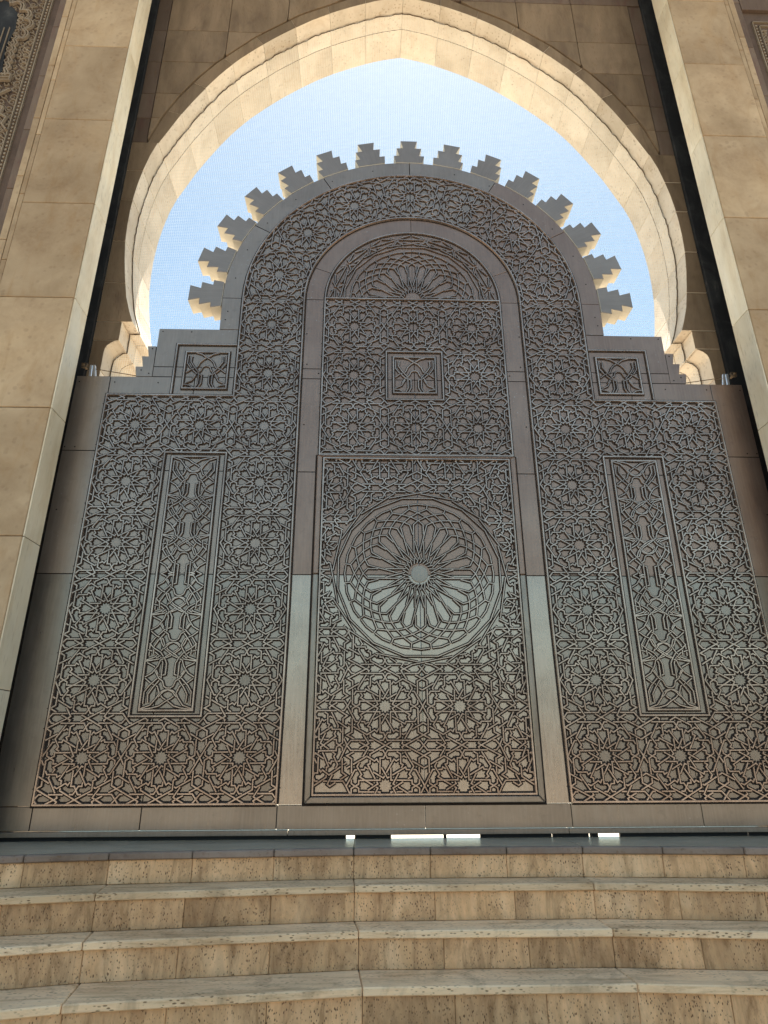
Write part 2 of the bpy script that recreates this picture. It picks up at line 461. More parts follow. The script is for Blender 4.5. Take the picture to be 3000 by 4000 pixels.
M_FARWALL = stone('reflection_wall_stone', (0.21, 0.18, 0.145), (0.17, 0.145, 0.115), (0.12, 0.10, 0.08), (1, 1, 1), 0.0, 0.8, 0.0, 20)
g = box('unseen_reflection_wall', -60, 60, -47, -45, -4.0, 5.0, M_FARWALL); tag(g, kind='structure')  # unseen far wall added to darken reflections low on the gate

# ================================================================== METAL GATE
gate = empty('metal_gate', 'huge brown-grey metal gate with star lattices and an arched stepped crest filling the stone arch', 'gate', loc=(0, 0, 0))
TH = 0.42
ZS = 8.42
def plate(pts, m_, name='plate_panel', th=TH):
    return prism(name, pts, 0.0, th, [m_, M_GROOVE], gate, 0.004, 1)
G = 0.0045
def rplate(x0, x1, z0, z1, m_, th=TH): return plate([(x0 + G, z0 + G), (x1 - G, z0 + G), (x1 - G, z1 - G), (x0 + G, z1 - G)], m_, th=th)
# plates grey below, brown and mid above: their differing reflections painted as colour
xs = [-6.316, -5.69, -4.13, -2.17, 0.0, 2.17, 4.13, 5.69, 6.316]
for i in range(8):
    lo = [(-1.035, -0.71), (-0.71, 2.77), (2.77, 4.65 if 0 < i < 7 else 5.03), (4.65 if 0 < i < 7 else 5.03, 6.58)]
    for (a, b) in lo:
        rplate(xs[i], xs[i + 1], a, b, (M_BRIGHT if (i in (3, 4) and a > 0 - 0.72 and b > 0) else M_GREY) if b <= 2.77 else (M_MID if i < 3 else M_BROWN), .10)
for a, b in ((-6.316, -2.0), (-2.0, 2.1), (2.1, 6.316)):
    prism('bottom_rail', [(a + G, -1.109), (b - G, -1.109), (b - G, -1.04), (a + G, -1.04)], -0.03, .10, M_GREY, gate, 0.006)
for s in (-1, 1):
    MS = M_MID if s < 0 else M_BROWN
    # little stair plate and the shoulder block
    plate([(s * x, z) for x, z in ((4.93, 6.58 + G), (5.23, 6.58 + G), (5.27, 6.80), (5.13, 6.80), (5.18, 7.03), (5.05, 7.03), (5.10, 7.26), (4.93 + G, 7.26))], MS)
    rplate(*sorted((s * 3.38, s * 4.93)), 6.58, 6.80, MS)
    rplate(*sorted((s * 3.38, s * 4.93)), 6.80, 7.67, MS)
    rplate(*sorted((s * 2.15, s * 3.38)), 6.58, 8.42, MS)
    plate([(s * 3.38, 7.67 + G), (s * 3.775, 7.67 + G), (s * 3.785, 8.42), (s * 3.38, 8.42)], MS)
    rplate(*sorted((0.0, s * 1.74)), 6.58, 8.42, M_BROWN)
    rplate(*sorted((s * 1.74, s * 2.15)), 6.58, 6.80, M_BROWN)
    rplate(*sorted((s * 1.74, s * 2.15)), 6.80, 8.42, M_BROWN)
def sector(r0, r1, a0, a1, n=10):
    P = [(r1 * math.cos(R(a0 + (a1 - a0) * i / n)), ZS + r1 * math.sin(R(a0 + (a1 - a0) * i / n))) for i in range(n + 1)]
    if r0 > 0: P += [(r0 * math.cos(R(a1 + (a0 - a1) * i / n)), ZS + r0 * math.sin(R(a1 + (a0 - a1) * i / n))) for i in range(n + 1)]
    else: P.append((0, ZS + 0.001))
    return P
da = 0.1
for r0, r1, cuts in ((0, 1.735, (0, 90, 180)), (1.745, 2.145, (0, 22, 90, 158, 180)), (2.155, 3.375, (0, 30, 60, 90, 120, 150, 180)), (3.385, 3.78, (0, 30, 60, 90, 120, 150, 180))):
    for a, b in zip(cuts, cuts[1:]):
        o = prism('plate_panel', sector(r0, r1, a + da, b - da, 18), 0.0, TH, [M_BROWN if a < 60 or r0 < 2 else M_MID, M_GROOVE], gate, 0.003, 1)

# merlons on the arched crest
MP = [(-.295, 0.005), (-.338, .215), (-.218, .222), (-.278, .445), (-.126, .452), (-.188, .672), (.188, .672), (.126, .452), (.278, .445), (.218, .222), (.338, .215), (.295, 0.005)]
mer = prism('merlon', [(x, z) for x, z in MP], 0.0, TH, [M_MID, M_MERLON], gate, 0.004, 1)
mme = mer.data
for i in range(15):
    a = 1.6 + i * (180 - 3.2) / 14.0
    o = mer if i == 0 else mer.copy()
    if i: C.objects.link(o); o.parent = gate
    ra = R(a)
    o.location = (3.785 * math.cos(ra) * K, 0, (ZS + 3.785 * math.sin(ra)) * K)
    o.rotation_euler = (0, R(90) - ra, 0)

# star lattice cells
HX, HZ = 0.583, 0.5625
CX = (2.775, 3.941, 5.107)
CZ = [-0.06 + 1.125 * i for i in range(8)]
def cell(cx, cz, win=(-1, 1, -1, 1), hx=HX, hz=HZ, extra=None, key=None):
    return put('star_lattice', star_mesh(win, hx, hz, extra, key=key), gate, (cx, 0, cz))
for s in (-1, 1):
    for r_ in range(6):
        top = r_ == 5; bot = r_ == 0
        z0 = -1.115 if bot else -1
        for c in range(3):
            if c == 1 and not (top or bot): continue
            z1 = 1.075 if (top and c > 0) else 1
            cell(s * CX[c], CZ[r_], (-1, 1, z0, z1))
    cell(s * CX[0], CZ[6]); cell(s * CX[0], CZ[7], (-1, 1, -1, 1.06))
for r_, cz in enumerate((5.555, 6.67, 7.79)):
    for c, cx in enumerate((-1.155, 0, 1.155)):
        if r_ == 1 and c == 1: continue
        cell(cx, cz, (-1, 1, -1.0, 1.09 if r_ == 2 else 1), 0.5775, 0.5575)
# ring of seven stars bent round the arch
def ringfn(s, t, h):
    r_ = 2.765 + t; a = s / 2.765
    return (r_ * math.sin(a), -h, r_ * math.cos(a))
rh = 2.765 * math.pi / 14
rme = star_mesh((-1, 1, -1, 1), rh, 0.605, None, ringfn, 'ring')
for i in range(7):
    a = R(180 / 14 + i * 180 / 7)
    put('star_lattice', rme, gate, (0, 0, ZS), (0, R(90) - a, 0))

# door leaf in the middle: lattice round the big medallion
MC = (0.0, 2.79); MR = 1.50
def outside(c, r_, hx, hz, ctr):
    return lambda p: r_ - math.hypot(p[0] * hx + c[0] - ctr[0], p[1] * hz + c[1] - ctr[1])
def dcell(cx, cz, win, hx, hz):
    ex = outside((cx, cz), MR, hx, hz, MC)
    far = all(math.hypot(cx + a * hx - MC[0], cz + b * hz - MC[1]) > MR + 0.02 for a in win[:2] for b in win[2:])
    near = not far or (abs(cx) + hx < MR)
    cell(cx, cz, win, hx, hz, ex if near else None, ('d', cx, cz) if near else None)
DH = 0.565
for cx in (-0.583, 0.583):
    dcell(cx, 0.67, (-1, 1, -1, 1), HX, DH); dcell(cx, 1.80, (-1, 1, -1, 1), HX, DH)
    dcell(cx, -0.46, (-1, 1, -0.2, 1), HX, DH)
    dcell(cx, 4.91, (-1, 1, -1, -0.01), HX, DH); dcell(cx, 3.78, (-1, 1, -1, 1), HX, DH)
for s in (-1, 1):
    w = (-1, 0.0, -1, 1) if s > 0 else (0.0, 1, -1, 1)
    for cz, hz in ((0.11, 0.57), (1.25, 0.57), (2.305, 0.485), (3.275, 0.485), (4.33, 0.57)):
        dcell(s * 1.66, cz, w, 0.494, hz)

def rot(p, a): c, s = math.cos(a), math.sin(a); return (p[0] * c - p[1] * s, p[0] * s + p[1] * c)
def medallion(lim, zmin=None, extra_rings=False):
    P = []
    n = 24; d = 0.083
    for k_ in range(n):
        th = 2 * math.pi * k_ / n
        for sg in (1, -1):
            L = [(0.165, sg * d), (0.87, sg * d), (0.945, 0)] + [(q_ * math.cos(R(w_)), -sg * q_ * math.sin(R(w_))) for q_, w_ in ((1.02, 7.5), (1.09, 15), (1.165, 22.5), (1.25, 22.5))]
            P.append([rot(q, th) for q in L])
    def sq(ap, half, ph, m_=4):
        for k_ in range(m_):
            P.append([rot(q, ph + 2 * math.pi * k_ / m_) for q in ((ap, -half), (ap, half))])
    def poly(r_, n_, ph):
        P.append([(r_ * math.cos(ph + 2 * math.pi * i / n_), r_ * math.sin(ph + 2 * math.pi * i / n_)) for i in range(n_ + 1)])
    poly(1.25, 24, 0); poly(1.385, 16, math.pi / 16)
    for k_ in range(16):
        P.append([rot(q, (k_ + .5) * math.pi / 8) for q in ((1.43, -0.46), (1.43, 0.46))])
    if extra_rings:
        for k_ in range(16):
            P.append([rot(q, k_ * math.pi / 8) for q in ((1.56, -0.62), (1.56, 0.62))])
        for k_ in range(16):
            P.append([rot(q, (k_ + 0.5) * math.pi / 8) for q in ((1.42, -0.10), (1.54, 0.0), (1.42, 0.10))])
            P.append([rot(q, (k_ + 0.5) * math.pi / 8) for q in ((1.66, -0.12), (1.57, 0.0), (1.66, 0.12))])
    f = lambda p: math.hypot(*p) - lim
    out = []
    for p in P: out += clip_poly(p, f)
    if zmin is not None:
        o2 = []
        for p in out: o2 += clip_poly(p, lambda q: zmin - q[1])
        out = o2
    return weave(out, 0.021)
rb = Ribs()
for p in medallion(1.60): rb.add(p, 0.026, 0.013, 0.007, 0.026)
rb.obj('star_medallion', gate, (MC[0], 0, MC[1]))
# flat round boss in the medallion's centre
def disc(name, cx, cz, r_, y0, y1, m_, parent, n=24, half=False, star=0.0):
    P = []
    for i in range(2 * n + 1 if half else 2 * n):
        a = (math.pi if half else 2 * math.pi) * i / (2 * n); q = r_ * (1 - star if i % 2 else 1)
        P.append((cx + q * math.cos(a), cz + q * math.sin(a)))
    return prism(name, P, y0, y1, m_, parent, 0.003)
disc('centre_boss', MC[0], MC[1], 0.152, -0.02, 0.0005, M_GREY, gate, 24, False, 0.10)
rb = Ribs()
for p in medallion(1.70, 0.055, True): rb.add(p, 0.026, 0.013, 0.007, 0.026)
rb.obj('fan_lattice', gate, (0, 0, ZS + 0.0))
disc('centre_boss', 0, ZS + 0.055, 0.152, -0.02, 0.0005, M_BROWN, gate, 24, True, 0.10)

# mouldings round the fields
def rail(pts, closed=True, F=0.042, B=0.024, T=0.011, H=0.034, name='moulding'):
    r_ = Ribs(); r_.add(pts, F, B, T, H, closed, 0.006); return r_.obj(name, gate)
def arc(r_, a0, a1, n=40): return [(r_ * math.cos(R(a0 + (a1 - a0) * i / n)), ZS + r_ * math.sin(R(a0 + (a1 - a0) * i / n))) for i in range(n + 1)]
# one continuous moulding: left field, over the arch, right field (outer edge) and the arch's inner edge
rail([(-2.19, -0.69), (-5.69, -0.69), (-5.69, 6.17), (-3.37, 6.17)] + arc(3.37, 180, 0) + [(3.37, 6.17), (5.69, 6.17), (5.69, -0.69), (2.19, -0.69)], False)
rail([(-2.19, -0.69), (-2.16, 2.0)] + arc(2.16, 180, 0) + [(2.16, 2.0), (2.19, -0.69)], False)
for s in (-1, 1):
    rail([(s * 3.40, .53), (s * 4.49, .53), (s * 4.49, 5.0), (s * 3.40, 5.0)], F=.034, B=.018, H=.026)
    rail([(s * 3.54, .615), (s * 4.35, .615), (s * 4.35, 4.92), (s * 3.54, 4.92)], F=.034, B=.018, H=.026)
    rail([(s * 4.53, 6.2), (s * 4.53, 7.30), (s * 3.40, 7.30)], False, F=.034, B=.018, H=.026)
    rail([(s * 3.53, 6.325), (s * 4.34, 6.325), (s * 4.34, 7.125), (s * 3.53, 7.125)], F=.034, B=.018, H=.026)
rail([(-.535, 6.14), (.535, 6.14), (.535, 7.2), (-.535, 7.2)], F=.034, B=.018, H=.026)
rail([(-.40, 6.285), (.40, 6.285), (.40, 7.075), (-.40, 7.075)], F=.034, B=.018, H=.026)
rail([(-1.745, 4.985), (1.745, 4.985), (1.745, 8.44), (-1.745, 8.44)], F=.035, B=.02)
rail([(-1.745, 8.44)] + arc(1.745, 180, 0)[1:-1] + [(1.745, 8.44)], False, F=.034, B=.018, H=.026)
rail([(-1.66, -.575), (1.66, -.575), (1.66, 4.905), (-1.66, 4.905)], F=.035, B=.02, H=.05)
# door frame: four mitred flat bars standing proud
def bar(pts, m_, name='frame_bar', y=-0.07): return prism(name, pts, y, -0.0005, m_, gate, 0.012)
o1, i1 = (-1.775, 1.775, -.69, 4.955), (-1.69, 1.69, -.60, 4.925)
bar([(o1[0], o1[2]), (o1[1], o1[2]), (i1[1], i1[2]), (i1[0], i1[2])], M_GREY)
bar([(o1[0], o1[3]), (o1[1], o1[3]), (i1[1], i1[3]), (i1[0], i1[3])], M_BROWN)
for s in (0, 1):
    bar([(o1[s], o1[2]), (o1[s], 2.765), (i1[s], 2.765), (i1[s], i1[2])], M_GREY)
    bar([(o1[s], 2.775), (o1[s], o1[3]), (i1[s], i1[3]), (i1[s], 2.775)], M_BROWN)
for a in ((-1.80, -.715, 1.80, -.715), ):
    pass
# flat dark strip, a painted shadow line round the door frame
r_ = Ribs(); r_.add([(-1.79, -.705), (1.79, -.705), (1.79, 4.965), (-1.79, 4.965)], 0.022, 0.002, 0.001, 0.002, True, 0.0); r_.obj('painted_shadow_line', gate, mats=[M_GROOVE, M_GROOVE])

# keyhole arabesque
def arab_unit(z_end=None):
    A = [(-.37, -.26), (-.28, -.19), (-.17, -.14), (-.13, -.04), (-.07, .03), (.03, .09), (.11, .15), (.22, .18), (.39, .20)]
    B = [(-.14, .02), (-.07, -.06), (0, -.09), (.07, -.08), (.13, -.03), (.17, .04), (.25, .14), (.39, .19)]
    Cc = [(-.24, -.38), (-.16, -.26), (-.1, -.22), (-.07, -.14), (-.03, -.115), (.03, -.115), (.07, -.14), (.1, -.22), (.16, -.26), (.24, -.38)]
    D = [(-.36, .12), (-.36, -.06), (-.3, -.15), (-.16, -.29), (-.07, -.32), (-.07, -.49), (-.11, -.57), (-.18, -.66), (-.30, -.73), (-.37, -.80)]
    D2 = [(-.29, .10), (-.30, -.02), (-.24, -.12), (-.17, -.21), (-.128, -.26), (-.128, -.50), (-.17, -.58), (-.26, -.66), (-.38, -.70)]
    E = [(-.38, -.28), (-.28, -.34), (-.20, -.45), (-.17, -.54), (-.01, -.61), (.11, -.70), (.18, -.80), (.21, -.88)]
    F_ = [(-.18, -.32), (-.25, -.44), (-.37, -.50)]
    F2 = [(-.40, -.52), (-.28, -.54), (-.18, -.61)]
    return A, B, Cc, D, D2, E, F_, F2
def arabesque(cx, z0, z1, eyes, mirror_z=None, hw=.405):
    P = []
    for k_, ze in enumerate(eyes):
        last = mirror_z is not None and k_ == len(eyes) - 1
        for n_, q in enumerate(arab_unit()):
            if mirror_z is None and n_ in (1, 5): continue
            if last and n_ in (3, 4): q = [p for p in q if p[1] > -.33] + [((-.07 if n_ == 3 else -.128), mirror_z - ze)]
            if last and n_ == 5: q = q[:3] + [(-.14, -.46), (-.22, mirror_z - ze)]
            for sx in (-1, 1):
                if n_ == 2 and sx == 1: continue
                P.append([(cx + sx * x, ze + z) for x, z in q])
    if mirror_z is not None: P = P + [[(x, 2 * mirror_z - z) for x, z in p] for p in P]
    out = []
    f = rect(cx - hw, cx + hw, z0, z1)
    if mirror_z is not None: f2 = f
    for i, p in enumerate(P):
        half = len(P) // 2
        if mirror_z is not None:
            g_ = (lambda q: max(f(q), mirror_z - q[1])) if i < half else (lambda q: max(f(q), q[1] - mirror_z))
        else: g_ = f
        out += clip_poly(p, g_)
    rb = Ribs()
    for p in weave(out, 0.02): rb.add(p, 0.026, 0.0135, 0.007, 0.024)
    return rb.obj('keyhole_lattice', gate)
for s in (-1, 1):
    arabesque(s * 3.945, .63, 4.90, (4.71, 3.98, 3.25), 2.77)
    arabesque(s * 3.935, 6.34, 7.11, (6.93,))
arabesque(0, 6.30, 7.06, (6.885,), hw=.385)

# small screws along the plates' edges
sm = disc('screw', 0, 0, 0.014, -0.008, -0.0005, M_GROOVE, gate, 4)
sp = [(s * x, z) for s in (-1, 1) for x, z in ((6.25, 6.45), (5.6, 6.45), (5.0, 6.65), (5.15, 6.72), (4.85, 7.6), (4.3, 7.6), (6.28, 5.1), (6.1, 5.1), (6.2, 3.9), (5.0, 7.2), (4.8, 6.45), (3.65, 8.1), (3.68, 7.9),
      (2.08, 7.6), (2.05, 6.9), (1.82, 6.7), (2.05, 5.6))] + [(3.6 * math.cos(R(a)), ZS + 3.6 * math.sin(R(a))) for a in (8, 20, 33, 47, 61, 74, 103, 118, 133, 147, 160, 172)]
for i, (x, z) in enumerate(sp):
    o = sm if i == 0 else sm.copy()
    if i: C.objects.link(o); o.parent = gate
    o.location = (x * K, 0, z * K)

# ================================================================== STONE ARCH WALL
Y0, Y1 = 0.60, 2.20
OUT = [(0, 19.1), (.42, 19.0), (.83, 18.86), (1.35, 18.63), (1.86, 18.37), (2.38, 18.05), (2.86, 17.68), (3.35, 17.27), (3.81, 16.82), (4.22, 16.38), (4.60, 15.88), (4.92, 15.36), (5.2, 14.85), (5.47, 14.32), (5.70, 13.77), (5.86, 13.4),
       (5.99, 12.98), (6.08, 12.55), (6.15, 12.1), (6.19, 11.7), (6.21, 11.3), (6.21, 10.85), (6.19, 10.4), (6.13, 9.9), (6.05, 9.4), (5.95, 8.9), (5.84, 8.55), (5.74, 8.28)]
COR = [(5.74, 8.28), (5.95, 8.28), (5.95, 7.82), (6.02, 7.80), (6.10, 7.755), (6.165, 7.69), (6.195, 7.62), (6.205, 7.52), (6.205, -1.165)]
def interp(tab, z):
    for (x0, a), (x1, b) in zip(tab, tab[1:]):
        if b <= z <= a: return x0 + (x1 - x0) * (a - z) / max(a - b, 1e-9)
    return tab[-1][0] if z < tab[-1][1] else tab[0][0]
GRV = [(0, 19.62), (.9, 19.25), (1.88, 18.68), (2.7, 18.22), (3.84, 17.25), (4.77, 16.21), (5.15, 15.66), (5.53, 15.0), (5.85, 14.3), (6.11, 13.41)]
wall = empty('stone_arch_wall', 'tan stone wall with a tall pointed horseshoe arch behind the metal gate', 'wall', loc=(0, 1.4, ZF))
wall.location = (0, 0, 0)
J = 0.007
random.seed(4)
ZTOP = 27.0
for s in (-1, 1):
    # jamb and haunch courses up to the groove's foot
    zc = [ZF, 0.3, 1.5, 2.7, 3.9, 5.0, 6.1, 7.1, 7.82, 8.28, 9.28, 10.41, 11.6, 12.5, 13.4]
    for a, b in zip(zc, zc[1:]):
        tab = OUT if a >= 8.27 else COR
        n = 8
        if a < 7.5: zz = [a + J] + [z for z in (7.52, 7.62, 7.69, 7.755, 7.80) if a < z < b] + [b - J]
        else: zz = [a + J + (b - a - 2 * J) * i / n for i in range(n + 1)]
        inner = [(s * ((interp(COR, z) if a < 8.27 else interp(OUT, z))), z) for z in zz]
        if abs(a - 7.82) < .01: inner = [(s * 5.95, a + J), (s * 5.95, b - J)]
        for ya, yb in ((Y0, 1.42), (1.43, Y1)):
            prism('stone_block', inner + [(s * 6.47, b - J), (s * 6.47, a + J)], ya, yb, [M_WALL, M_ARCH], wall, 0.006, 1)
    # voussoirs of the arch ring
    def along(tab, n):
        L = [0]
        for p, q in zip(tab, tab[1:]): L.append(L[-1] + math.dist(p, q))
        out = []
        for i in range(n + 1):
            d_ = L[-1] * i / n
            for j in range(len(tab) - 1):
                if L[j] - 1e-9 <= d_ <= L[j + 1] + 1e-9:
                    t_ = (d_ - L[j]) / (L[j + 1] - L[j]); out.append((tab[j][0] + (tab[j + 1][0] - tab[j][0]) * t_, tab[j][1] + (tab[j + 1][1] - tab[j][1]) * t_)); break
        return out
    ring_in = [p for p in OUT if p[1] >= 13.4]; NV = 8; SUB = 4
    A_ = along(ring_in, NV * SUB); B_ = along(GRV, NV * SUB)
    for i in range(NV):
        a_ = A_[i * SUB:(i + 1) * SUB + 1]; b_ = B_[i * SUB:(i + 1) * SUB + 1]
        poly = [(s * x, z) for x, z in a_] + [(s * x, z) for x, z in b_[::-1]]
        cx = sum(p[0] for p in poly) / len(poly); cz = sum(p[1] for p in poly) / len(poly)
        # open the joints a little
        def tight(p, q, sgn):
            d_ = math.dist(p, q); return (p[0] + (q[0] - p[0]) / d_ * .003 * sgn, p[1] + (q[1] - p[1]) / d_ * .003 * sgn)
        pa = [tight(a_[0], a_[1], 1)] + a_[1:-1] + [tight(a_[-1], a_[-2], 1)]
        pb = [tight(b_[0], b_[1], 1)] + b_[1:-1] + [tight(b_[-1], b_[-2], 1)]
        poly = [(s * x, z) for x, z in pa] + [(s * x, z) for x, z in pb[::-1]]
        dy = random.uniform(-.006, .006)
        for ya, yb in ((Y0 + .015 + dy, 1.42), (1.43, Y1)):
            prism('voussoir', poly, ya, yb, [M_WALL, M_ARCH], wall, 0.003, 1)
    # spandrel panel, its border strip and the masonry above
    zc = [13.4, 14.2, 15.05, 16.2, 17.4, 18.95]
    for a, b in zip(zc, zc[1:]):
        cuts = [x for x in (1.55, 3.05, 4.56) if True]
        zz = [a + J + (b - a - 2 * J) * i / 6 for i in range(7)]
        prism('border_block', [(s * 6.145, a + J), (s * 6.47, a + J), (s * 6.47, b - J), (s * 6.145, b - J)], Y0, 1.2, M_FRAME, wall, 0.006)
        bounds = [(interp(GRV[::-1][::-1], z)) for z in zz]
        edges = [0] + cuts + [6.125]
        for e0, e1 in zip(edges, edges[1:]):
            # part of the course between e0 and e1, right of the groove
            pts = [(max(e0 + J, interp(GRV, z) + .022), z) for z in zz]
            keep = [(x, z) for x, z in pts if x < e1 - J - .01]
            if len(keep) < 2: continue
            if len(keep) < len(pts): 
                zl = keep[0][1]
                zx = [z_ for z_ in [zl - (b - a) * .02 * i for i in range(1, 10)] if interp(GRV, z_) + .03 < e1 - J - .005 and z_ > a]
                if zx: keep = [(interp(GRV, zx[-1]) + .03, zx[-1])] + keep
            poly = [(s * x, z) for x, z in keep] + [(s * (e1 - J), keep[-1][1]), (s * (e1 - J), keep[0][1])]
            prism('stone_block', poly, Y0 - .02, 1.2, M_WALL, wall, 0.006)
    zc = [18.99, 19.9, 21.1, 22.4, 23.7, 25.2, ZTOP]
    for a, b in zip(zc, zc[1:]):
        for e0, e1 in ((0, 1.55), (1.55, 3.05), (3.05, 4.56), (4.56, 6.47)):
            pts = [(max(e0 + J, (interp(GRV, z) if z < 19.62 else 0) + .03), z) for z in [a + J + (b - a - 2 * J) * i / 8 for i in range(9)]]
            keep = [(x, z) for x, z in pts if x < e1 - J - .01]
            if len(keep) < 2: continue
            prism('border_block', [(s * x, z) for x, z in keep] + [(s * (e1 - J), keep[-1][1]), (s * (e1 - J), keep[0][1])], Y0, 1.2, M_FRAME, wall, 0.006)
    # rubble core behind the facing
    core = [(s * (x + .02 if x > 0 else 0), z + .03) for x, z in GRV] + [(s * 6.12, 13.4), (s * 9.5, 13.4), (s * 9.5, ZTOP), (0, ZTOP)]
    prism('wall_core', core, 1.16, Y1 - .01, M_MORTAR, wall)
    prism('wall_core', [(s * 6.44, ZF), (s * 9.5, ZF), (s * 9.5, 13.4), (s * 6.44, 13.4)], 0.80, Y1 - .01, M_MORTAR, wall)
    # black mottled band for the guide slot beside the wall
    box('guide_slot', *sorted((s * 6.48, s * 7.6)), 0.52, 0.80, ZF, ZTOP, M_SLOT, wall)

# ================================================================== PILLARS
zp = [ZF, 0.88, 3.15, 5.42, 7.69, 9.94, 12.22, 14.49, 16.74, 19.0, 21.2, 23.4, 25.6, ZTOP]
for s in (-1, 1):
    pil = empty('stone_pillar', 'pale block pillar to the left of the gate, its base running out of the photo' if s < 0 else 'pale block pillar to the right of the gate with evenly coloured tan blocks', 'pillar', 'pillars flanking the gate')
    for a, b in zip(zp, zp[1:]):
        x0, x1 = sorted((s * 6.215, s * 7.585))
        box('stone_block', x0, x1, -0.82 + random.uniform(-.004, .004), -0.33, a + J * .8, b - J * .8, M_PILL, pil, 0.010)
        # thin facing on the reveal, light through the arch painted in as paleness
        xa, xb = sorted((s * 6.19, s * 6.213))
        box('reveal_lit_face', xa, xb, -0.80, -0.30, a + J * .8, b - J * .8, M_REVEAL, pil, 0.004)
    x0, x1 = sorted((s * 6.24, s * 7.58))
    box('wall_core', x0, x1, -0.79, -0.36, ZF, ZTOP, M_MORTAR, pil)
    # dark return behind the pillar
    x0, x1 = sorted((s * 6.35, s * 7.6)); box('slot_lining', x0, x1, -0.33, -0.30, ZF, ZTOP, M_SLOT, pil)

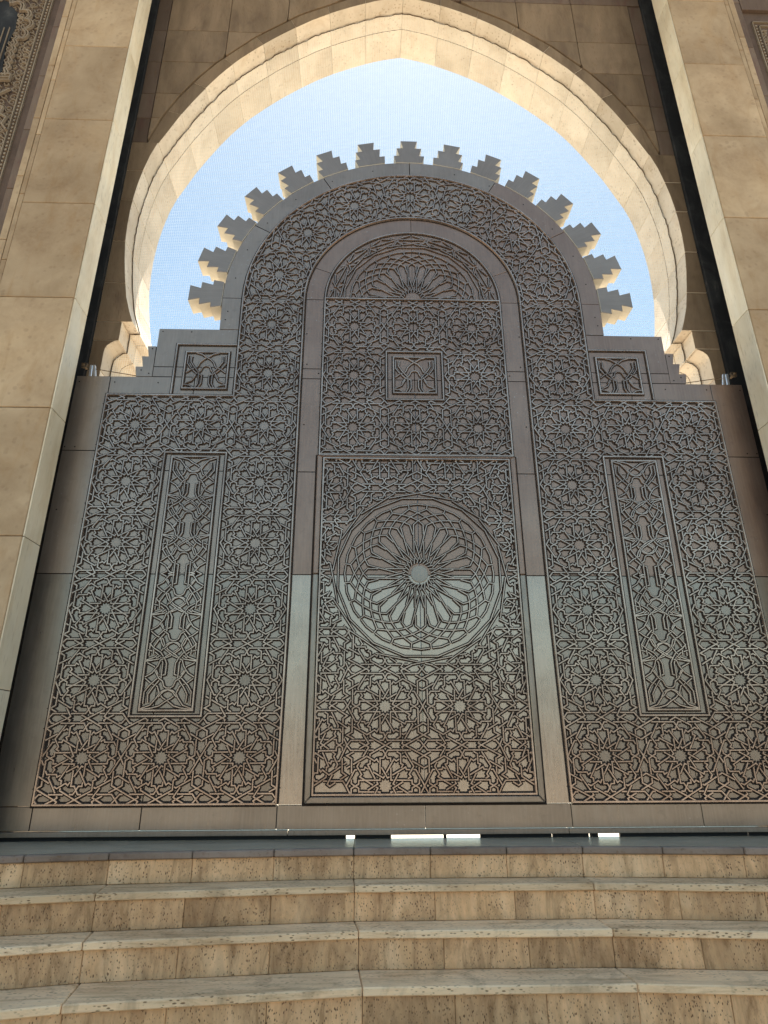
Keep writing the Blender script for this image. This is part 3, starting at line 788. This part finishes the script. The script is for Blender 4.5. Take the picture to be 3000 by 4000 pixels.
# ---------- carved wall bays outside the pillars
for s in (-1, 1):
    bay = empty('carved_wall', ('carved stone wall bay at the top left edge, scalloped arch over a dark lattice' if s < 0 else 'carved stone wall bay at the top right edge with a scrollwork corner'), 'wall', 'carved wall bays outside the pillars')
    def sx(a, b): return sorted((s * a, s * b))
    hts = [ZF + 1.62 * i for i in range(18)]
    # stepped stone jamb: narrow band, groove, band
    for a, b in zip(hts, hts[1:]):
        box('jamb_stone', *sx(7.60, 7.695), -0.80, -0.3, a + J, b - J, M_PILL, bay, 0.006)
        box('jamb_stone', *sx(7.725, 7.86), -0.775, -0.3, a + .5 + J, b + .5 - J, M_PILL, bay, 0.006)
        box('jamb_stone', *sx(7.865, 8.02), -0.74, -0.3, a + .2 + J, b + .2 - J, M_FRAME, bay, 0.006)
    ptop = 16.25 if s > 0 else 17.6
    box('recess_panel', *sx(7.6, 14.0), -0.66, -0.3, ZF, ZTOP, M_CARVEBG, bay)
    for z0, z1 in ((ptop + .35, 18.5), (18.5, 20.6), (20.6, 22.7), (22.7, ZTOP)):
        for x0, x1 in ((8.03, 9.6), (9.6, 11.6), (11.6, 14.0)):
            box('stone_block', *sx(x0 + J, x1 - J), -0.74, -0.66, z0 + J, z1 - J, M_FRAME, bay, 0.006)
    for x in (8.22, 8.36):
        hz0 = 0.0
        box('carved_rail', *sx(x, x + .022), -0.70, -0.66, hz0, ptop - (0 if x < 8.3 else .14), M_CARVE, bay)
    for z in (ptop, ptop - .14): box('carved_rail', *sx(8.22 if z == ptop else 8.36, 13.9), -0.70, -0.66, z - .022, z, M_CARVE, bay)
    # pearls between the rails
    rb = Ribs(); rnd = random.Random(9 + s)
    pv, pf = [], []
    z = 4.0
    while z < ptop - .1:
        v, f = boxv(*sx(8.278, 8.318), -0.692, -0.66, z, z + .05); n0 = len(pv); pv += v; pf += [tuple(i + n0 for i in q) for q in f]; z += .105
    mk('pearl_row', pv, pf, M_CARVE, bay)['kind'] = 'stuff'
    # low carved scroll work
    def scroll(cx, cz, r_, turns, ph, sg):
        return [(cx + sg * r_ * (1 - .8 * i / 14) * math.cos(ph + turns * 6.283 * i / 14), cz + r_ * (1 - .8 * i / 14) * math.sin(ph + turns * 6.283 * i / 14)) for i in range(15)]
    fn = lambda a, b, h: (s * a, -0.66 - h, b)
    z = 9.6
    while z < ptop - .25:
        for x in (8.47, 8.66, 8.85, 9.04, 9.23, 9.42, 9.61):
            rb.add(scroll(x + rnd.uniform(-.03, .03), z + rnd.uniform(-.03, .03), .095, 1.2, rnd.uniform(0, 6.28), rnd.choice((-1, 1))), .02, .013, .008, .03, fn=fn)
            if rnd.random() < .6: rb.add([(x - .09, z - .09), (x + .02, z - .02), (x + .1, z + .08)], .02, .012, .007, .028, fn=fn)
        z += .19
    # small dentils in the dark band
    o = rb.obj('scroll_carving', bay, mats=[M_CARVE, M_CARVEBG]); o['kind'] = 'stuff'
    if s < 0:
        # scalloped arch mouldings over the dark lattice window
        CXx, CZz = -9.55, 13.1
        win = [(-9.75, 13.55), (-8.93, 13.55), (-8.86, 13.8), (-8.95, 14.6), (-8.86, 15.2), (-8.93, 15.75), (-9.2, 16.1), (-9.75, 16.5)]
        prism('dark_window', win, -0.70, -0.66, M_SLOT, bay)
        rb = Ribs()
        fn2 = lambda a, b, h: (a, -0.70 - h, b)
        for off in (0, .06):
            pts = []
            zz_, xx = 13.6, -8.80 + off
            while zz_ < 14.75:
                pts += [(xx + .055 * math.sin(math.pi * t_), zz_ + .19 * t_) for t_ in (0, .25, .5, .75)]; zz_ += .19
            ctr = [(-8.72, 14.95), (-8.68, 15.3), (-8.78, 15.62), (-9.0, 15.9), (-9.3, 16.1)]
            for (a, b) in ctr:
                ang0 = -1.2 + ctr.index((a, b)) * .45
                pts += [(a + off + (.15) * math.cos(ang0 + t_ * 2.4), b + .17 * math.sin(ang0 + t_ * 2.4)) for t_ in (0, .25, .5, .75, 1)]
            rb.add(pts, .035, .022, .012, .05, fn=fn2)
        rb.add([(-9.8, 13.55), (-8.62, 13.55)], .03, .02, .012, .05, fn=fn2)
        rb.add([(-8.86, 13.46), (-8.62, 13.46), (-8.62, 13.64), (-8.86, 13.64)], .025, .018, .01, .05, True, fn=fn2)
        for q in range(7):
            rb.add([(-9.7 + q * .12, 13.65), (-9.7 + q * .12, 15.2)], .014, .009, .004, .02, fn=fn2)
        rb.obj('scalloped_arch', bay, mats=[M_CARVE, M_CARVEBG])
        rb = Ribs()
        rb.add([(-8.55, 13.2), (-8.9, 12.9), (-9.3, 12.75), (-9.8, 12.7)], .035, .022, .012, .045, fn=fn2)
        rb.add([(-8.38, 12.0), (-8.5, 12.15), (-8.45, 12.35), (-8.6, 12.45), (-8.58, 12.65), (-8.8, 12.7)], .035, .022, .012, .045, fn=fn2)
        rb.obj('carved_scallop', bay, mats=[M_CARVE, M_CARVEBG])

# ================================================================== NET over the arch
net = empty('bird_net', 'fine pale bird net stretched across the arch opening above the gate', 'net')
YN = 1.02
def xo(z): 
    return interp(OUT, z) if z > 8.28 else interp(COR, z)
nv, nf = [], []
w_ = 0.0022
def thread(x0, z0, x1, z1, y):
    n0 = len(nv); d = math.hypot(x1 - x0, z1 - z0); nx, nz = -(z1 - z0) / d * w_, (x1 - x0) / d * w_
    for (x, z) in ((x0, z0), (x1, z1)):
        nv.extend([(x + nx, y, z + nz), (x - nx, y, z - nz), (x, y - w_ * 1.6, z)])
    nf.extend([(n0, n0 + 1, n0 + 4, n0 + 3), (n0 + 1, n0 + 2, n0 + 5, n0 + 4), (n0 + 2, n0, n0 + 3, n0 + 5)])
st = 0.046
z = 6.3
def sag(x, z): return YN + 0.03 * math.sin(x * .8) * math.cos(z * .5)
while z < 19.05:
    x_ = xo(z); n = max(2, int(x_ / .8)); X = [-x_ + 2 * x_ * i / n for i in range(n + 1)]
    for a, b in zip(X, X[1:]): thread(a, z + .01 * math.sin(a * 2.1), b, z + .01 * math.sin(b * 2.1), YN)
    z += st
x = -6.18
def ztop(x):
    x = abs(x)
    for (a, za), (b, zb) in zip(OUT, OUT[1:]):
        if a <= x <= b: return za + (zb - za) * (x - a) / (b - a)
    return 11.3
while x < 6.18:
    zt = ztop(x); zb = 6.3
    if 5.74 < abs(x) < 6.2:
        segs = []
        zz = 6.3; on = None
        while zz < zt:
            ins = abs(x) < xo(zz)
            if ins and on is None: on = zz
            if (not ins) and on is not None: segs.append((on, zz)); on = None
            zz += .1
        if on is not None: segs.append((on, zt))
    else: segs = [(zb, zt)]
    for a, b in segs:
        n = max(1, int((b - a) / 1.5))
        for i in range(n): thread(x, a + (b - a) * i / n, x, a + (b - a) * (i + 1) / n, YN + .004)
    x += st
o = mk('net_mesh', nv, nf, M_NET, net); o['kind'] = 'stuff'
# wavy edge cord stapled to the arch soffit
def tube(pts, r_, n=5):
    v, f = [], []
    for i, p in enumerate(pts):
        a = Vector(pts[max(0, i - 1)]); b = Vector(pts[min(len(pts) - 1, i + 1)]); d = (b - a).normalized()
        u = d.cross(Vector((0, 1, 0))); u = u.normalized() if u.length > .05 else d.cross(Vector((1, 0, 0))).normalized(); w = d.cross(u)
        for j in range(n):
            an = 6.2832 * j / n; q = Vector(p) + u * (r_ * math.cos(an)) + w * (r_ * math.sin(an)); v.append(tuple(q))
    for i in range(len(pts) - 1):
        for j in range(n): f.append((i * n + j, i * n + (j + 1) % n, (i + 1) * n + (j + 1) % n, (i + 1) * n + j))
    return v, f
full = [p for p in COR[::-1] if p[1] < 8.2]; full = [(6.205, 6.5)] + [p for p in COR[::-1][1:]]
for s in (-1, 1):
    pts = []; rnd = random.Random(5 + s)
    tab = OUT + COR[1:-1] + [(6.205, 6.4)]
    for p, q in zip(tab, tab[1:]):
        n = max(1, int(math.dist(p, q) / .10))
        for i in range(n):
            t_ = i / n; x_, z_ = p[0] + (q[0] - p[0]) * t_, p[1] + (q[1] - p[1]) * t_
            pts.append((s * (x_ - .014), YN + rnd.uniform(-.02, .02), z_ - .014 + rnd.uniform(-.006, .006)))
    v, f = tube(pts, .012); mk('edge_cord', v, f, M_CORD, net)

# ================================================================== CABLES and brackets at the shoulders
for s in (-1, 1):
    side = 'left' if s < 0 else 'right'
    c = empty('guide_bracket', f'small white steel bracket and roller standing on the {side} shoulder of the gate', 'bracket', 'roller brackets on the gate shoulders')
    for dx in (0, .10):
        v = [(s * (6.02 + dx), .12, 6.585), (s * (6.06 + dx), .12, 6.585), (s * (6.12 + dx * .6), .12, 6.90), (s * (6.08 + dx * .6), .12, 6.90)]
        v += [(a, .16, z_) for a, _, z_ in v]
        mk('bracket_leg', v, [(0, 1, 2, 3), (7, 6, 5, 4), (0, 4, 5, 1), (1, 5, 6, 2), (2, 6, 7, 3), (3, 7, 4, 0)], M_STEEL, c)
    pts = [(s * (6.24 + .0) , .0 + .06 * math.cos(a), 6.87 + .06 * math.sin(a)) for a in [6.2832 * i / 16 for i in range(17)]]
    pts = [(s * (6.27 + .05 * math.cos(6.2832 * i / 16)), .1 + .02 * math.sin(6.2832 * i / 16), 6.87 + .06 * math.sin(6.2832 * i / 16)) for i in range(17)]
    v, f = tube(pts, .016, 6); mk('roller', v, f, M_CORD, c, smooth=True)
    v, f = tube([(s * 6.27, .02, 6.86), (s * 6.27, .2, 6.86)], .022, 10); mk('axle', v, f, M_CORD, c, smooth=True)
    pts = [(s * (6.1 - i * .09), .18, 6.85 - .19 * (i / 12.0)) for i in range(13)]
    v, f = tube(pts, .008); o = mk('steel_cable', v, f, M_CORD)
    tag(o, f'thin rusty cable running from the {side} bracket to the {side} stair plate of the gate', 'cable', 'cables across the gate shoulders')

# black seal under the gate with daylight gaps
seal = empty('floor_seal', 'black rubber seal on the threshold under the gate with bright daylight gaps', 'seal')
import itertools
gaps = [(-1.157, -1.03), (-.50, .27), (.31, .81), (1.86, 1.88), (2.41, 2.44), (2.55, 2.88), (4.785, 4.81)]
xx = -6.4
for a, b in gaps + [(6.4, 6.4)]:
    box('seal_strip', xx, a, .06, .12, ZF + .001, -1.1, M_BLACK, seal); xx = b

# ================================================================== LANDING and STEPS
def line_y(tab, x):
    for (x0, a), (x1, b) in zip(tab, tab[1:]):
        if x0 <= x <= x1: return a + (b - a) * (x - x0) / (x1 - x0)
    return tab[0][1] if x < tab[0][0] else tab[-1][1]
N0 = [(-10.1, -2.3), (-7.1, -1.5), (-4.13, -1.06), (-1.03, -.85), (2.0, -.87), (5.1, -1.16), (8.1, -1.6), (11, -2.2)]
N1 = [(-10.1, -2.85), (-7.1, -1.95), (-4.07, -1.49), (-1.01, -1.18), (2.0, -1.18), (5.1, -1.50), (8.1, -1.95), (11, -2.6)]
N2 = [(-9.9, -3.35), (-7.0, -2.50), (-4.0, -1.84), (-.95, -1.53), (2.04, -1.57), (5.05, -1.88), (8.0, -2.35), (11, -3.0)]
N3 = [(-9.8, -3.9), (-6.9, -3.08), (-3.92, -2.37), (-.90, -2.02), (2.08, -2.03), (5.0, -2.34), (8.0, -2.80), (11, -3.45)]
N4 = [(-9.7, -4.4), (-6.8, -3.60), (-3.85, -2.88), (-.85, -2.50), (2.12, -2.50), (5.0, -2.82), (8.0, -3.28), (11, -3.9)]
N5 = [(-9.6, -4.95), (-6.7, -4.13), (-3.80, -3.38), (-.80, -2.98), (2.15, -2.98), (5.0, -3.30), (8.0, -3.75), (11, -4.4)]
lv = [ZF, -1.525, -1.925, -2.325, -2.725, -3.125]
NS = [N0, N1, N2, N3, N4, N5]
OV = .05; TT = .085
land = empty('floor', None, None)
tag(land, kind='structure')
for a, b in zip(N0, N0[1:]):
    e = .004
    slab('floor_slab', [(a[0] + e, a[1] + .13), (b[0] - e, b[1] + .13), (b[0] - e, .10), (a[0] + e, .10)], ZF - .1, ZF, M_LAND, land, 0.002)
stairs = empty('stone_stairs', 'wide curved flight of pitted travertine steps leading up to the metal gate', 'stairs')
random.seed(12)
# dark edging stones of the landing
for a, b in zip(N0, N0[1:]):
    for i in range(3):
        p = [(a[0] + (b[0] - a[0]) * t_, a[1] + (b[1] - a[1]) * t_) for t_ in (i / 3, (i + 1) / 3)]
        e = .005
        slab('edging_stone', [(p[0][0] + e, p[0][1]), (p[1][0] - e, p[1][1]), (p[1][0] - e, p[1][1] + .126), (p[0][0] + e, p[0][1] + .126)], ZF - TT, ZF + .001, M_NOSE, stairs, 0.014)
for k_ in range(1, 6):
    n_, pr, zt = NS[k_], NS[k_ - 1], lv[k_]
    for a, b, c_, d_ in zip(n_, n_[1:], pr, pr[1:]):
        e = .004
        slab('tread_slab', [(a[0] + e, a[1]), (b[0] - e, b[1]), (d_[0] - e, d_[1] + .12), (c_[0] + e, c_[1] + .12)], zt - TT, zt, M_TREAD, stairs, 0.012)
for k_ in range(0, 6):
    n_ = NS[k_]; zt = lv[k_] - TT; zb = (lv[k_ + 1] if k_ < 5 else -4.0)
    for a, b in zip(n_, n_[1:]):
        for i in range(3):
            p = [(a[0] + (b[0] - a[0]) * t_, a[1] + (b[1] - a[1]) * t_) for t_ in (i / 3, (i + 1) / 3)]
            e = .0022; oy = OV + random.uniform(-.004, .004)
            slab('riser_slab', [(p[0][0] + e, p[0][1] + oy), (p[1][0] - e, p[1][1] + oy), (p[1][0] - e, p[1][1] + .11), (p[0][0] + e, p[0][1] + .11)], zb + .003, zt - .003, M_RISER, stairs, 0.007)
    core = [(x, y + .10) for x, y in n_] + [(11, .0), (-10.1, .0)]
    slab('mortar_bed', core, zb - .05, zt - .012, M_MORTAR, stairs)
